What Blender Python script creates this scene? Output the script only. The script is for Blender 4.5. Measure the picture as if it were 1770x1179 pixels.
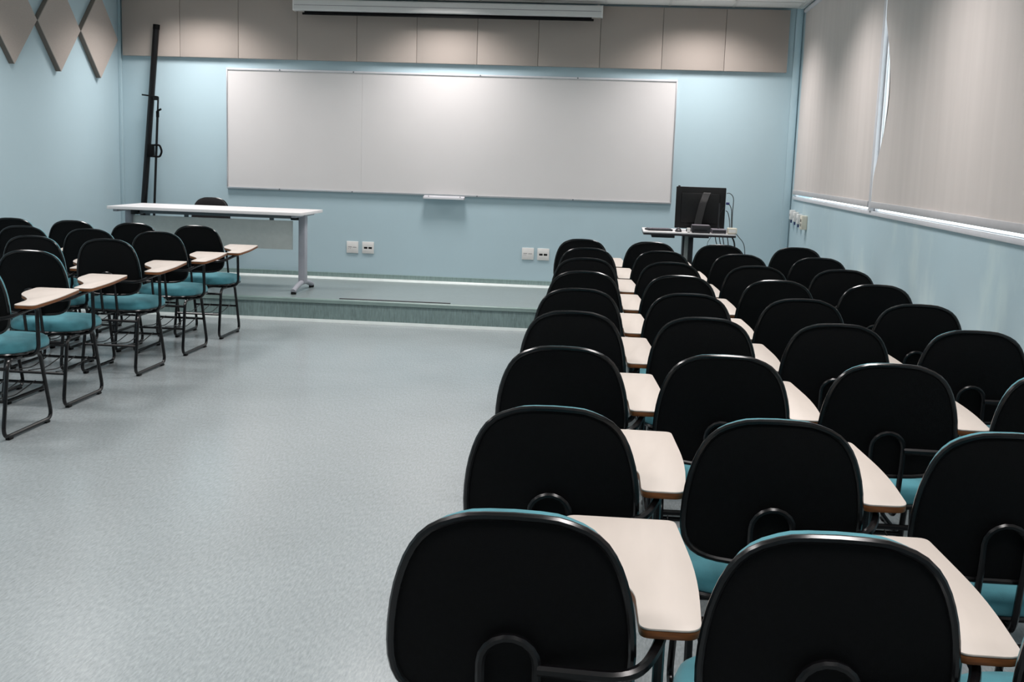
import bpy, bmesh, math, random
from mathutils import Vector, Matrix
R = math.radians
random.seed(7)
scene = bpy.context.scene
COL = scene.collection
for o in list(bpy.data.objects):
    bpy.data.objects.remove(o)

# ------------------------------------------------------------------ camera
FPX, IMW = 1994.42, 1770.0
CX, CY, CZ = 1.6959, -11.5885, 1.4583
YAW, PIT, ROL = 0.0843, 0.1553, 0.0332
fw = Vector((-math.sin(YAW)*math.cos(PIT), math.cos(YAW)*math.cos(PIT), -math.sin(PIT)))
rt = Vector((math.cos(YAW), math.sin(YAW), 0))
up = rt.cross(fw)
r2 = rt*math.cos(ROL) + up*math.sin(ROL)
u2 = -rt*math.sin(ROL) + up*math.cos(ROL)
cam_data = bpy.data.cameras.new('camera')
cam_data.sensor_width = 36.0
cam_data.lens = FPX/IMW*36.0
cam_data.clip_start = 0.05
cam = bpy.data.objects.new('camera', cam_data)
COL.objects.link(cam)
M = Matrix((r2, u2, -fw)).transposed().to_4x4()
M.translation = (CX, CY, CZ)
cam.matrix_world = M
scene.camera = cam

# ------------------------------------------------------------------ world, exposure, lamp strength
world = bpy.data.worlds.new('overcast_sky')
scene.world = world
world.use_nodes = True
bg = world.node_tree.nodes['Background']
bg.inputs[0].default_value = (0.93, 0.95, 1.0, 1)
bg.inputs[1].default_value = 3.5
scene.view_settings.view_transform = 'Standard'
scene.view_settings.look = 'None'
scene.view_settings.gamma = 1.0
scene.view_settings.use_curve_mapping = False
scene.view_settings.exposure = 0.0
LAMP_W = 25.5
LAMP_COL = (1.0, 0.95, 0.935)
LAMP_SPREAD = R(132)
LIT_ROWS = 5

# ------------------------------------------------------------------ room numbers (metres)
XL, XR = -3.375, 3.417          # side walls
YB = -13.2                      # back wall
ZC = 2.977                      # suspended ceiling
HS, YS = 0.198, -1.713          # stage height, stage front edge
TILE = 0.61

# ------------------------------------------------------------------ helpers
def tag(o, label=None, cat=None, group=None, kind=None):
    if label: o['label'] = label
    if cat: o['category'] = cat
    if group: o['group'] = group
    if kind: o['kind'] = kind
    return o

def link(name, me, mat=None, parent=None):
    o = bpy.data.objects.new(name, me)
    COL.objects.link(o)
    if parent is not None: o.parent = parent
    if mat is not None and me is not None and not me.materials: me.materials.append(mat)
    return o

def empty(name, loc=(0, 0, 0), rz=0.0):
    o = bpy.data.objects.new(name, None)
    o.empty_display_size = 0.1
    COL.objects.link(o)
    o.location = loc; o.rotation_euler = (0, 0, rz)
    return o

def mesh(name, verts, faces, smooth=False):
    me = bpy.data.meshes.new(name)
    me.from_pydata([tuple(v) for v in verts], [], faces)
    me.update()
    bm = bmesh.new(); bm.from_mesh(me)
    bmesh.ops.recalc_face_normals(bm, faces=bm.faces)
    bm.to_mesh(me); bm.free()
    if smooth:
        for p in me.polygons: p.use_smooth = True
        try: me.set_sharp_from_angle(angle=R(40))
        except Exception: pass
    return me

def box_me(name, x0, x1, y0, y1, z0, z1, bev=0.0, seg=2):
    bm = bmesh.new()
    vs = [bm.verts.new((x, y, z)) for x in (x0, x1) for y in (y0, y1) for z in (z0, z1)]
    for f in ((0, 1, 3, 2), (4, 6, 7, 5), (0, 4, 5, 1), (2, 3, 7, 6), (0, 2, 6, 4), (1, 5, 7, 3)):
        bm.faces.new([vs[i] for i in f])
    bmesh.ops.recalc_face_normals(bm, faces=bm.faces)
    if bev > 0:
        bmesh.ops.bevel(bm, geom=list(bm.edges), offset=bev, segments=seg, affect='EDGES', profile=0.5)
    me = bpy.data.meshes.new(name); bm.to_mesh(me); bm.free()
    if bev > 0:
        for p in me.polygons: p.use_smooth = True
        try: me.set_sharp_from_angle(angle=R(35))
        except Exception: pass
    return me

def box(name, x0, x1, y0, y1, z0, z1, mat, parent=None, bev=0.0):
    return link(name, box_me(name, x0, x1, y0, y1, z0, z1, bev), mat, parent)

def boxes(name, lst, mat, parent=None):
    v, f = [], []
    for (x0, x1, y0, y1, z0, z1) in lst:
        b = len(v)
        v += [(x, y, z) for x in (x0, x1) for y in (y0, y1) for z in (z0, z1)]
        f += [tuple(b+i for i in q) for q in ((0, 1, 3, 2), (4, 6, 7, 5), (0, 4, 5, 1), (2, 3, 7, 6), (0, 2, 6, 4), (1, 5, 7, 3))]
    return link(name, mesh(name, v, f), mat, parent)

def fillet(pts, rad, k=5, closed=False):
    pts = [Vector(p) for p in pts]
    n = len(pts); out = []
    for i, p in enumerate(pts):
        if not closed and i in (0, n-1):
            out.append(p); continue
        a, b = pts[(i-1) % n], pts[(i+1) % n]
        r = rad[i] if isinstance(rad, (list, tuple)) else rad
        d = min(r, (a-p).length*0.49, (b-p).length*0.49)
        if d < 1e-5:
            out.append(p); continue
        s = p+(a-p).normalized()*d; e = p+(b-p).normalized()*d
        for j in range(k+1):
            t = j/k
            out.append(s*(1-t)**2+p*2*t*(1-t)+e*t*t)
    return out

def tube_geo(pts, r, n=8, closed=False, flat=1.0):
    pts = [Vector(p) for p in pts]
    q = [pts[0]]
    for p in pts[1:]:
        if (p-q[-1]).length > 1e-5: q.append(p)
    if closed and (q[0]-q[-1]).length < 1e-5: q.pop()
    pts = q; m = len(pts)
    v, f = [], []
    nrm = None
    for i in range(m):
        if closed: t = pts[(i+1) % m]-pts[i-1]
        else: t = pts[min(i+1, m-1)]-pts[max(i-1, 0)]
        t.normalize()
        if nrm is None:
            ref = Vector((0, 0, 1)) if abs(t.z) < 0.8 else Vector((0, 1, 0))
            nrm = (ref-t*ref.dot(t)).normalized()
        else:
            nrm = (nrm-t*nrm.dot(t)).normalized()
        bi = t.cross(nrm)
        for j in range(n):
            a = 2*math.pi*(j+0.5)/n
            v.append(pts[i]+nrm*math.cos(a)*r+bi*math.sin(a)*r*flat)
    for i in range(m if closed else m-1):
        for j in range(n):
            a = i*n+j; b = i*n+(j+1) % n
            c = ((i+1) % m)*n+(j+1) % n; d = ((i+1) % m)*n+j
            f.append((a, b, c, d))
    if not closed:
        f.append(tuple(range(n))[::-1]); f.append(tuple((m-1)*n+j for j in range(n)))
    return v, f

def tube(name, pts, r, mat, parent=None, n=8, closed=False, flat=1.0):
    v, f = tube_geo(pts, r, n, closed, flat)
    return link(name, mesh(name, v, f, True), mat, parent)

def prism(name, outline, z0, z1, mat, parent=None, bev=0.0, fz=None):
    """outline in xy, extruded in z; fz(x,y) adds to z"""
    bm = bmesh.new()
    lo = [bm.verts.new((x, y, z0)) for x, y in outline]
    hi = [bm.verts.new((x, y, z1)) for x, y in outline]
    n = len(outline)
    bm.faces.new(lo[::-1]); top = bm.faces.new(hi)
    for i in range(n): bm.faces.new((lo[i], lo[(i+1) % n], hi[(i+1) % n], hi[i]))
    bmesh.ops.recalc_face_normals(bm, faces=bm.faces)
    if bev > 0:
        ed = [e for e in bm.edges if abs(e.verts[0].co.z-e.verts[1].co.z) < 1e-6]
        bmesh.ops.bevel(bm, geom=ed, offset=bev, segments=2, affect='EDGES', profile=0.5)
    if fz:
        for w in bm.verts: w.co.z += fz(w.co.x, w.co.y)
    me = bpy.data.meshes.new(name); bm.to_mesh(me); bm.free()
    for p in me.polygons: p.use_smooth = True
    try: me.set_sharp_from_angle(angle=R(35))
    except Exception: pass
    return link(name, me, mat, parent)

def rings(name, rg, mat, parent=None, cap0=True, cap1=True):
    """closed skin over a list of rings (equal vertex count)"""
    n = len(rg[0]); v = [p for r_ in rg for p in r_]; f = []
    for i in range(len(rg)-1):
        for j in range(n):
            f.append((i*n+j, i*n+(j+1) % n, (i+1)*n+(j+1) % n, (i+1)*n+j))
    if cap0: f.append(tuple(range(n))[::-1])
    if cap1: f.append(tuple((len(rg)-1)*n+j for j in range(n)))
    return link(name, mesh(name, v, f, True), mat, parent)

def copy_tree(o, parent=None):
    c = o.copy(); COL.objects.link(c); c.parent = parent
    for ch in list(o.children): copy_tree(ch, c)
    return c

# ------------------------------------------------------------------ materials
def nodes(name):
    m = bpy.data.materials.new(name); m.use_nodes = True
    nt = m.node_tree; b = nt.nodes['Principled BSDF']
    return m, nt, b

def mat(name, col, rough=0.5, spec=0.5, metal=0.0, var=0.0, vscale=20.0, bump=0.0, bscale=200.0, stretch=(1, 1, 1), rot=(0, 0, 0), sheen=0.0, detail=4.0, coat=0.0, emit=None, rvar=0.0):
    m, nt, b = nodes(name)
    b.inputs['Base Color'].default_value = (*col, 1)
    b.inputs['Roughness'].default_value = rough
    b.inputs['Specular IOR Level'].default_value = spec
    b.inputs['Metallic'].default_value = metal
    if sheen: b.inputs['Sheen Weight'].default_value = sheen
    if coat: b.inputs['Coat Weight'].default_value = coat
    if emit:
        b.inputs['Emission Color'].default_value = (*emit[0], 1); b.inputs['Emission Strength'].default_value = emit[1]
    tc = nt.nodes.new('ShaderNodeTexCoord'); mp = nt.nodes.new('ShaderNodeMapping')
    mp.inputs['Scale'].default_value = stretch; mp.inputs['Rotation'].default_value = rot
    nt.links.new(tc.outputs['Object'], mp.inputs['Vector'])
    if var > 0:
        nz = nt.nodes.new('ShaderNodeTexNoise'); nz.inputs['Scale'].default_value = vscale; nz.inputs['Detail'].default_value = detail
        nt.links.new(mp.outputs['Vector'], nz.inputs['Vector'])
        rp = nt.nodes.new('ShaderNodeValToRGB')
        rp.color_ramp.elements[0].position = 0.3; rp.color_ramp.elements[1].position = 0.7
        rp.color_ramp.elements[0].color = (*[max(0, c*(1-var)) for c in col], 1)
        rp.color_ramp.elements[1].color = (*[min(1, c*(1+var)) for c in col], 1)
        nt.links.new(nz.outputs['Fac'], rp.inputs['Fac']); nt.links.new(rp.outputs['Color'], b.inputs['Base Color'])
    if rvar > 0:
        nr = nt.nodes.new('ShaderNodeTexNoise'); nr.inputs['Scale'].default_value = 3.0
        nt.links.new(tc.outputs['Object'], nr.inputs['Vector'])
        mr = nt.nodes.new('ShaderNodeMapRange'); mr.inputs['To Min'].default_value = rough-rvar; mr.inputs['To Max'].default_value = rough+rvar
        nt.links.new(nr.outputs['Fac'], mr.inputs['Value']); nt.links.new(mr.outputs['Result'], b.inputs['Roughness'])
    if bump > 0:
        nb = nt.nodes.new('ShaderNodeTexNoise'); nb.inputs['Scale'].default_value = bscale; nb.inputs['Detail'].default_value = 3
        nt.links.new(mp.outputs['Vector'], nb.inputs['Vector'])
        bp = nt.nodes.new('ShaderNodeBump'); bp.inputs['Strength'].default_value = bump; bp.inputs['Distance'].default_value = 0.002
        nt.links.new(nb.outputs['Fac'], bp.inputs['Height']); nt.links.new(bp.outputs['Normal'], b.inputs['Normal'])
    return m

def vinyl(name, col, rough, stretch, rot=(0, 0, 0), amt=0.16):
    """linoleum with short directional flecks in lighter and darker tones"""
    m, nt, b = nodes(name)
    tc = nt.nodes.new('ShaderNodeTexCoord'); mp = nt.nodes.new('ShaderNodeMapping')
    mp.inputs['Scale'].default_value = stretch; mp.inputs['Rotation'].default_value = rot
    nt.links.new(tc.outputs['Object'], mp.inputs['Vector'])
    n1 = nt.nodes.new('ShaderNodeTexNoise'); n1.inputs['Scale'].default_value = 16; n1.inputs['Detail'].default_value = 5; n1.inputs['Roughness'].default_value = 0.65
    n2 = nt.nodes.new('ShaderNodeTexNoise'); n2.inputs['Scale'].default_value = 1.6; n2.inputs['Detail'].default_value = 3
    nt.links.new(mp.outputs['Vector'], n1.inputs['Vector']); nt.links.new(tc.outputs['Object'], n2.inputs['Vector'])
    r1 = nt.nodes.new('ShaderNodeValToRGB'); e = r1.color_ramp.elements
    e[0].position = 0.30; e[1].position = 0.72
    e[0].color = (*[c*(1-amt*1.5) for c in col], 1); e[1].color = (*[min(1, c*(1+amt)) for c in col], 1)
    nt.links.new(n1.outputs['Fac'], r1.inputs['Fac'])
    mx = nt.nodes.new('ShaderNodeMix'); mx.data_type = 'RGBA'; mx.blend_type = 'MULTIPLY'
    r3 = nt.nodes.new('ShaderNodeMapRange'); r3.inputs['To Min'].default_value = 0.94; r3.inputs['To Max'].default_value = 1.06
    nt.links.new(n2.outputs['Fac'], r3.inputs['Value'])
    mx.inputs['Factor'].default_value = 1.0
    nt.links.new(r1.outputs['Color'], mx.inputs[6]); nt.links.new(r3.outputs['Result'], mx.inputs[7])
    nt.links.new(mx.outputs[2], b.inputs['Base Color'])
    r4 = nt.nodes.new('ShaderNodeMapRange'); r4.inputs['To Min'].default_value = rough-0.05; r4.inputs['To Max'].default_value = rough+0.07
    nt.links.new(n2.outputs['Fac'], r4.inputs['Value']); nt.links.new(r4.outputs['Result'], b.inputs['Roughness'])
    b.inputs['Specular IOR Level'].default_value = 0.5
    return m

def stained_paint(name, col):
    """wall paint with chalky pale smears low on the wall (rubbed by chair backs)"""
    m = mat(name, col, 0.6, 0.3, var=0.03, vscale=1.5, bump=0.12, bscale=160)
    nt = m.node_tree; b = nt.nodes['Principled BSDF']
    src = b.inputs['Base Color'].links[0].from_socket
    tc = nt.nodes.new('ShaderNodeTexCoord'); mp = nt.nodes.new('ShaderNodeMapping'); mp.inputs['Scale'].default_value = (1, 1.3, 0.8)
    nt.links.new(tc.outputs['Object'], mp.inputs['Vector'])
    nz = nt.nodes.new('ShaderNodeTexNoise'); nz.inputs['Scale'].default_value = 2.2; nz.inputs['Detail'].default_value = 6
    nt.links.new(mp.outputs['Vector'], nz.inputs['Vector'])
    rp = nt.nodes.new('ShaderNodeValToRGB'); rp.color_ramp.elements[0].position = 0.56; rp.color_ramp.elements[1].position = 0.74
    rp.color_ramp.elements[1].color = (0.55, 0.55, 0.55, 1)
    nt.links.new(nz.outputs['Fac'], rp.inputs['Fac'])
    mx = nt.nodes.new('ShaderNodeMix'); mx.data_type = 'RGBA'
    nt.links.new(rp.outputs['Color'], mx.inputs['Factor']); nt.links.new(src, mx.inputs[6]); mx.inputs[7].default_value = (0.62, 0.74, 0.73, 1)
    nt.links.new(mx.outputs[2], b.inputs['Base Color'])
    return m

def fabric_blind(name, col):
    m = mat(name, col, 0.8, 0.2, var=0.035, vscale=3, stretch=(1, 3, 0.25), bump=0.1, bscale=400)
    nt = m.node_tree; b = nt.nodes['Principled BSDF']; out = nt.nodes['Material Output']
    tr = nt.nodes.new('ShaderNodeBsdfTranslucent'); tr.inputs['Color'].default_value = (*col, 1)
    mx = nt.nodes.new('ShaderNodeMixShader'); mx.inputs[0].default_value = 0.03
    nt.links.new(b.outputs[0], mx.inputs[1]); nt.links.new(tr.outputs[0], mx.inputs[2]); nt.links.new(mx.outputs[0], out.inputs['Surface'])
    return m

def glass_mat(name):
    m, nt, b = nodes(name); out = nt.nodes['Material Output']
    tr = nt.nodes.new('ShaderNodeBsdfTransparent'); tr.inputs['Color'].default_value = (0.92, 0.96, 0.95, 1)
    gl = nt.nodes.new('ShaderNodeBsdfGlossy'); gl.inputs['Roughness'].default_value = 0.02
    mx = nt.nodes.new('ShaderNodeMixShader'); mx.inputs[0].default_value = 0.06
    nt.links.new(tr.outputs[0], mx.inputs[1]); nt.links.new(gl.outputs[0], mx.inputs[2])
    nt.links.new(mx.outputs[0], out.inputs['Surface'])
    return m

WALLC = (0.445, 0.58, 0.635)
MT = {
    'wall': mat('wall_paint_blue', WALLC, 0.55, 0.3, var=0.02, vscale=1.2, bump=0.12, bscale=160),
    'wall_stain': stained_paint('wall_paint_blue_rubbed', WALLC),
    'trimpaint': mat('trim_paint_blue', WALLC, 0.4, 0.4, var=0.02, vscale=3),
    'floor': vinyl('vinyl_floor', (0.305, 0.342, 0.352), 0.20, (9.0, 1.7, 1.0), (0, 0, R(-6)), 0.17),
    'stage': vinyl('vinyl_stage', (0.225, 0.268, 0.27), 0.30, (1.7, 9.0, 1.0), (0, 0, R(4)), 0.14),
    'riser': vinyl('vinyl_riser_shaded', (0.19, 0.265, 0.26), 0.45, (7.0, 2.0, 0.8), (0, 0, 0), 0.22),  # darker copy of the vinyl: shade on the upright face put into colour
    'nosing': vinyl('vinyl_nosing', (0.20, 0.275, 0.26), 0.4, (1.0, 4.0, 4.0), (0, 0, 0), 0.08),
    'base': vinyl('vinyl_baseboard', (0.225, 0.315, 0.30), 0.4, (7.0, 2.0, 0.8), (0, 0, 0), 0.16),
    'strip': mat('dark_rubber_strip', (0.03, 0.028, 0.03), 0.6, 0.3, var=0.2, vscale=30),
    'pale_cove': mat('pale_cove_strip', (0.62, 0.68, 0.67), 0.35, 0.5, var=0.06, vscale=12),  # pale tone; along the front wall it paints light caught on the baseboard foot
    'tile': mat('ceiling_tile', (0.88, 0.87, 0.85), 0.9, 0.1, var=0.04, vscale=60, bump=0.3, bscale=300),
    'grid': mat('ceiling_grid', (0.78, 0.78, 0.76), 0.5, 0.4, var=0.02, vscale=10),
    'slab': mat('concrete_slab', (0.22, 0.22, 0.21), 0.9, 0.1, var=0.1, vscale=4),
    'panel': mat('beige_acoustic_fabric', (0.41, 0.36, 0.325), 0.9, 0.12, var=0.10, vscale=260, bump=0.35, bscale=520, sheen=0.1, detail=2),
    'paneledge': mat('taupe_panel_edge', (0.20, 0.175, 0.155), 0.9, 0.1, var=0.1, vscale=200, bump=0.3, bscale=500),
    'board': mat('white_board_laminate', (0.67, 0.65, 0.645), 0.32, 0.4, var=0.012, vscale=2.0),
    'alu': mat('anodised_aluminium', (0.62, 0.62, 0.64), 0.35, 0.5, metal=0.85, var=0.04, vscale=30, stretch=(1, 1, 8)),
    'alu_white': mat('white_aluminium', (0.66, 0.66, 0.69), 0.45, 0.5, var=0.03, vscale=20),
    'white': mat('white_plastic', (0.74, 0.73, 0.71), 0.4, 0.5, var=0.02, vscale=30),
    'cream': mat('cream_plastic', (0.70, 0.66, 0.55), 0.45, 0.5, var=0.03, vscale=30),
    'screen_case': mat('white_lacquered_case', (0.63, 0.63, 0.62), 0.4, 0.5, var=0.02, vscale=10),
    'screen_cloth': mat('black_screen_cloth', (0.006, 0.006, 0.007), 0.8, 0.2, var=0.2, vscale=40),
    'black_plastic': mat('black_plastic', (0.0024, 0.0025, 0.0028), 0.6, 0.12, var=0.2, vscale=90, bump=0.25, bscale=500),
    'rim': mat('black_edge_molding', (0.0025, 0.0025, 0.003), 0.22, 0.48, var=0.15, vscale=40),
    'teal': mat('teal_upholstery', (0.070, 0.245, 0.29), 0.85, 0.2, var=0.16, vscale=14, bump=0.35, bscale=700, sheen=0.15),
    'blackfab': mat('black_upholstery', (0.012, 0.011, 0.012), 0.9, 0.2, var=0.2, vscale=60, bump=0.3, bscale=600, sheen=0.1),
    'steel': mat('black_painted_steel', (0.003, 0.0028, 0.0034), 0.27, 0.36, var=0.2, vscale=20),
    'tablet': mat('cream_laminate', (0.55, 0.49, 0.44), 0.45, 0.4, var=0.025, vscale=6, stretch=(6, 1, 1)),
    'tabletedge': mat('stained_plywood_edge', (0.17, 0.058, 0.014), 0.5, 0.4, var=0.3, vscale=30, stretch=(1, 1, 12)),
    'glide': mat('rubber_glide', (0.006, 0.006, 0.006), 0.7, 0.2, var=0.2, vscale=30),
    'desktop': mat('white_laminate', (0.76, 0.74, 0.74), 0.38, 0.45, var=0.015, vscale=5),
    'modesty': mat('grey_white_laminate', (0.78, 0.80, 0.77), 0.5, 0.4, var=0.03, vscale=30),
    'greymetal': mat('grey_painted_metal', (0.34, 0.35, 0.39), 0.4, 0.5, var=0.04, vscale=20),
    'darkmetal': mat('dark_grey_metal', (0.12, 0.145, 0.16), 0.4, 0.5, var=0.06, vscale=20),
    'blind': fabric_blind('beige_blind_cloth', (0.635, 0.585, 0.555)),
    'blindbar': mat('blind_bottom_bar', (0.50, 0.49, 0.50), 0.45, 0.4, var=0.03, vscale=20),
    'glass': glass_mat('window_glass'),
    'louver': mat('lamp_louver', (0.8, 0.8, 0.8), 0.2, 0.5, metal=0.9, var=0.03, vscale=20),
    'housing': mat('lamp_housing', (0.75, 0.75, 0.74), 0.4, 0.5, var=0.02, vscale=20),
    'tube': mat('fluorescent_tube', (0.9, 0.9, 0.9), 0.4, 0.3, emit=(LAMP_COL, 2.5), var=0.01, vscale=5),
    'monitor': mat('monitor_black', (0.006, 0.006, 0.0065), 0.5, 0.3, var=0.2, vscale=40, bump=0.1, bscale=400),
    'neck': mat('dark_grey_stand', (0.010, 0.010, 0.011), 0.42, 0.35, var=0.15, vscale=40),
    'charcoal': mat('charcoal_plastic', (0.022, 0.021, 0.024), 0.45, 0.4, var=0.15, vscale=40),
    'greyplastic': mat('grey_plastic', (0.22, 0.20, 0.23), 0.45, 0.4, var=0.08, vscale=40),
    'cable': mat('cable_black', (0.008, 0.008, 0.009), 0.5, 0.4, var=0.1, vscale=50),
    'bluecap': mat('blue_connector', (0.01, 0.02, 0.12), 0.5, 0.4, var=0.1, vscale=50),
    'print': mat('grey_print', (0.28, 0.26, 0.27), 0.6, 0.3, var=0.1, vscale=60),
    'socket': mat('socket_black', (0.004, 0.004, 0.004), 0.5, 0.3, var=0.1, vscale=60),
}

MT['tube'].cycles.emission_sampling = 'NONE'

def struct(name, me_or_obj, m=None, label=None):
    o = me_or_obj if isinstance(me_or_obj, bpy.types.Object) else link(name, me_or_obj, m)
    o['kind'] = 'structure'
    if label: o['label'] = label
    return o

# ------------------------------------------------------------------ shell
struct('floor', box('floor', XL-0.2, XR+0.2, YB-0.2, 0.2, -0.1, 0.0, MT['floor']), label='glossy grey-green vinyl floor with flecked pattern')
struct('wall_front', box('wall_front', XL-0.2, XR+0.2, 0.0, 0.15, 0.0, 3.15, MT['wall']), label='pale blue front wall behind the whiteboard')
struct('wall_left', box('wall_left', XL-0.15, XL, YB, 0.0, 0.0, 3.15, MT['wall']), label='pale blue side wall with diamond panels')
struct('wall_back', box('wall_back', XL-0.2, XR+0.2, YB-0.15, YB, 0.0, 3.15, MT['wall']), label='pale blue back wall of the classroom')
# right wall with one long window band
WY0, WY1, WZ0, WZ1 = -0.17, -10.6, 1.178, 2.94
struct('wall_right', boxes('wall_right', [(XR, XR+0.15, YB, 0.0, 0.0, WZ0), (XR, XR+0.15, YB, 0.0, WZ1, 3.15),
       (XR, XR+0.15, WY0, 0.0, WZ0, WZ1), (XR, XR+0.15, YB, WY1, WZ0, WZ1)], MT['wall_stain']), label='pale blue window wall with chalky rub marks')

# stage
st = struct('stage', box('stage', XL, XR, YS+0.012, 0.0, 0.0, HS-0.004, MT['riser']), label='low stage platform in front of whiteboard')
st['category'] = 'stage'
box('stage_floor', XL, XR, YS+0.03, 0.0, HS-0.004, HS, MT['stage'], st)
nv = [(YS+0.05, HS+0.001), (YS+0.008, HS+0.0012), (YS, HS-0.005), (YS-0.001, HS-0.033), (YS+0.006, HS-0.035), (YS+0.014, HS-0.03), (YS+0.05, HS-0.003)]
rings('nosing', [[(x, y, z) for y, z in nv] for x in (XL, XR)], MT['nosing'], st)
# pale strip along the foot of the riser
cv = [(YS+0.012, 0.0), (YS-0.03, 0.0), (YS-0.028, 0.004), (YS-0.006, 0.010), (YS+0.012, 0.022)]
rings('cove_strip', [[(x, y, z) for y, z in cv] for x in (XL, XR)], MT['pale_cove'], st)
# dark non-slip strip near the edge
tag(box('floor_strip', -0.69, 0.30, YS+0.075, YS+0.115, HS, HS+0.004, MT['strip'], None, 0.001),
    'thin dark rubber strip lying along the stage edge', 'floor strip')
# baseboard with coved foot
bv = [(0.0, HS), (0.0, HS+0.066), (-0.009, HS+0.064), (-0.010, HS+0.02), (-0.016, HS+0.009), (-0.03, HS+0.003), (-0.045, HS+0.0005)]
b = rings('baseboard_front', [[(x, y, z) for y, z in bv] for x in (XL, XR)], MT['base'])
struct('baseboard_front', b, label='grey-green coved vinyl baseboard under the whiteboard wall')
bc = rings('cove', [[(x, y, z) for y, z in [(-0.010, HS+0.022), (-0.0175, HS+0.0095), (-0.032, HS+0.0035), (-0.06, HS+0.0012), (-0.06, HS+0.0002), (-0.01, HS+0.0004)]] for x in (XL+0.001, XR-0.001)], MT['pale_cove'], b)  # pale strip: light caught by the curved foot, put into its colour

# corner conduits, painted like the wall
struct('trim_1', box('trim_1', XL, XL+0.035, -0.022, 0.0, HS, ZC, MT['trimpaint'], None, 0.003), label='blue painted corner trim beside diamond panels')
struct('trim_2', box('trim_2', XR-0.075, XR-0.012, -0.022, 0.0, HS, ZC, MT['trimpaint'], None, 0.004), label='blue painted conduit in the corner by the windows')

# ------------------------------------------------------------------ suspended ceiling
slab = struct('ceiling', box('ceiling', XL, XR, YB, 0.0, 3.11, 3.15, MT['slab']), label='suspended ceiling of pale square tiles')
GX0 = -2.135-TILE*2            # a grid line
GY0 = -0.42+TILE               # tiles from the front wall backwards
lamps = []
for lx in (-2.44, 0.0, 2.44):
    for ly in range(5):
        lamps.append((lx, -0.42-TILE/2-ly*TILE*4))
def is_lamp(cx, cy):
    return any(abs(cx-a) < 0.2 and abs(cy-b_) < 0.2 for a, b_ in lamps)
xs = [XL] + [GX0+TILE*i for i in range(14) if XL+0.05 < GX0+TILE*i < XR-0.05] + [XR]
ys = [0.0] + [-0.42-TILE*i+0.0 for i in range(0, 22) if -0.42-TILE*i > YB+0.1] + [YB]
tiles_me = {}
for i in range(len(xs)-1):
    for j in range(len(ys)-1):
        cx, cy = (xs[i]+xs[i+1])/2, (ys[j]+ys[j+1])/2
        if is_lamp(cx, cy): continue
        w, h = round(xs[i+1]-xs[i], 3), round(ys[j]-ys[j+1], 3)
        key = (w, h)
        if key not in tiles_me:
            tiles_me[key] = box_me('ceiling_tile', -w/2+0.004, w/2-0.004, -h/2+0.004, h/2-0.004, 0, 0.015)
            tiles_me[key].materials.append(MT['tile'])
        t = link('ceiling_tile', tiles_me[key], None, slab); t.location = (cx, cy, ZC+0.004)
for x in xs[1:-1]: box('grid_bar', x-0.012, x+0.012, YB, -0.002, ZC, ZC+0.003, MT['grid'], slab)
for y in ys[1:-1]: box('grid_bar', XL+0.001, XR-0.001, y-0.012, y+0.012, ZC-0.0005, ZC+0.0025, MT['grid'], slab)
box('wall_angle', XR-0.05, XR-0.012, YB, -0.03, ZC-0.004, ZC+0.002, MT['grid'], slab)

# recessed louvred lamps
lamp_light = bpy.data.lights.new('lamp_light', 'AREA')
lamp_light.shape = 'SQUARE'; lamp_light.size = 0.55
lamp_light.energy = LAMP_W; lamp_light.color = LAMP_COL; lamp_light.spread = LAMP_SPREAD
def make_lamp():
    r = empty('ceiling_lamp')
    s = TILE/2-0.006
    boxes('housing', [(-s, s, -s, s, 0.10, 0.105), (-s, -s+0.012, -s, s, 0.0, 0.10), (s-0.012, s, -s, s, 0.0, 0.10),
                      (-s, s, -s, -s+0.012, 0.0, 0.10), (-s, s, s-0.012, s, 0.0, 0.10)], MT['housing'], r)
    for k in range(4):
        x = -0.21+0.14*k
        tube('lamp_tube', [(x, -0.27, 0.07), (x, 0.27, 0.07)], 0.013, MT['tube'], r)
    for k in range(5):
        x = -0.28+0.14*k
        box('louver', x-0.002, x+0.002, -0.285, 0.285, 0.006, 0.045, MT['louver'], r)
    for k in range(7):
        y = -0.24+0.08*k
        box('louver', -0.285, 0.285, y-0.001, y+0.001, 0.008, 0.04, MT['louver'], r)
    l = bpy.data.objects.new('lamp_glow', lamp_light); COL.objects.link(l); l.parent = r; l.location = (0, 0, 0.004)
    return r
lamp0 = make_lamp()
off_tube = [c for c in lamp0.children if c.name.startswith('lamp_tube')][0].data.copy()
ORD = ['first', 'second', 'third', 'fourth', 'fifth', 'sixth', 'seventh', 'eighth', 'ninth', 'tenth', 'eleventh']
for i, (lx, ly) in enumerate(lamps):
    o = lamp0 if i == 0 else copy_tree(lamp0)
    o.location = (lx, ly, ZC)
    if i % 5 >= LIT_ROWS:                      # switched off at the back of the room
        for ch in list(o.children):
            if ch.type == 'LIGHT': bpy.data.objects.remove(ch)
            elif ch.name.startswith('lamp_tube'):
                ch.data = off_tube
    side = {-2.44: 'row by the diamond-panel wall', 0.0: 'middle row', 2.44: 'row by the windows'}[lx]
    tag(o, 'recessed louvred ceiling lamp, %s, %s from the whiteboard wall' % (side, ORD[i % 5]), 'ceiling lamp', 'recessed ceiling lamps')

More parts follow.
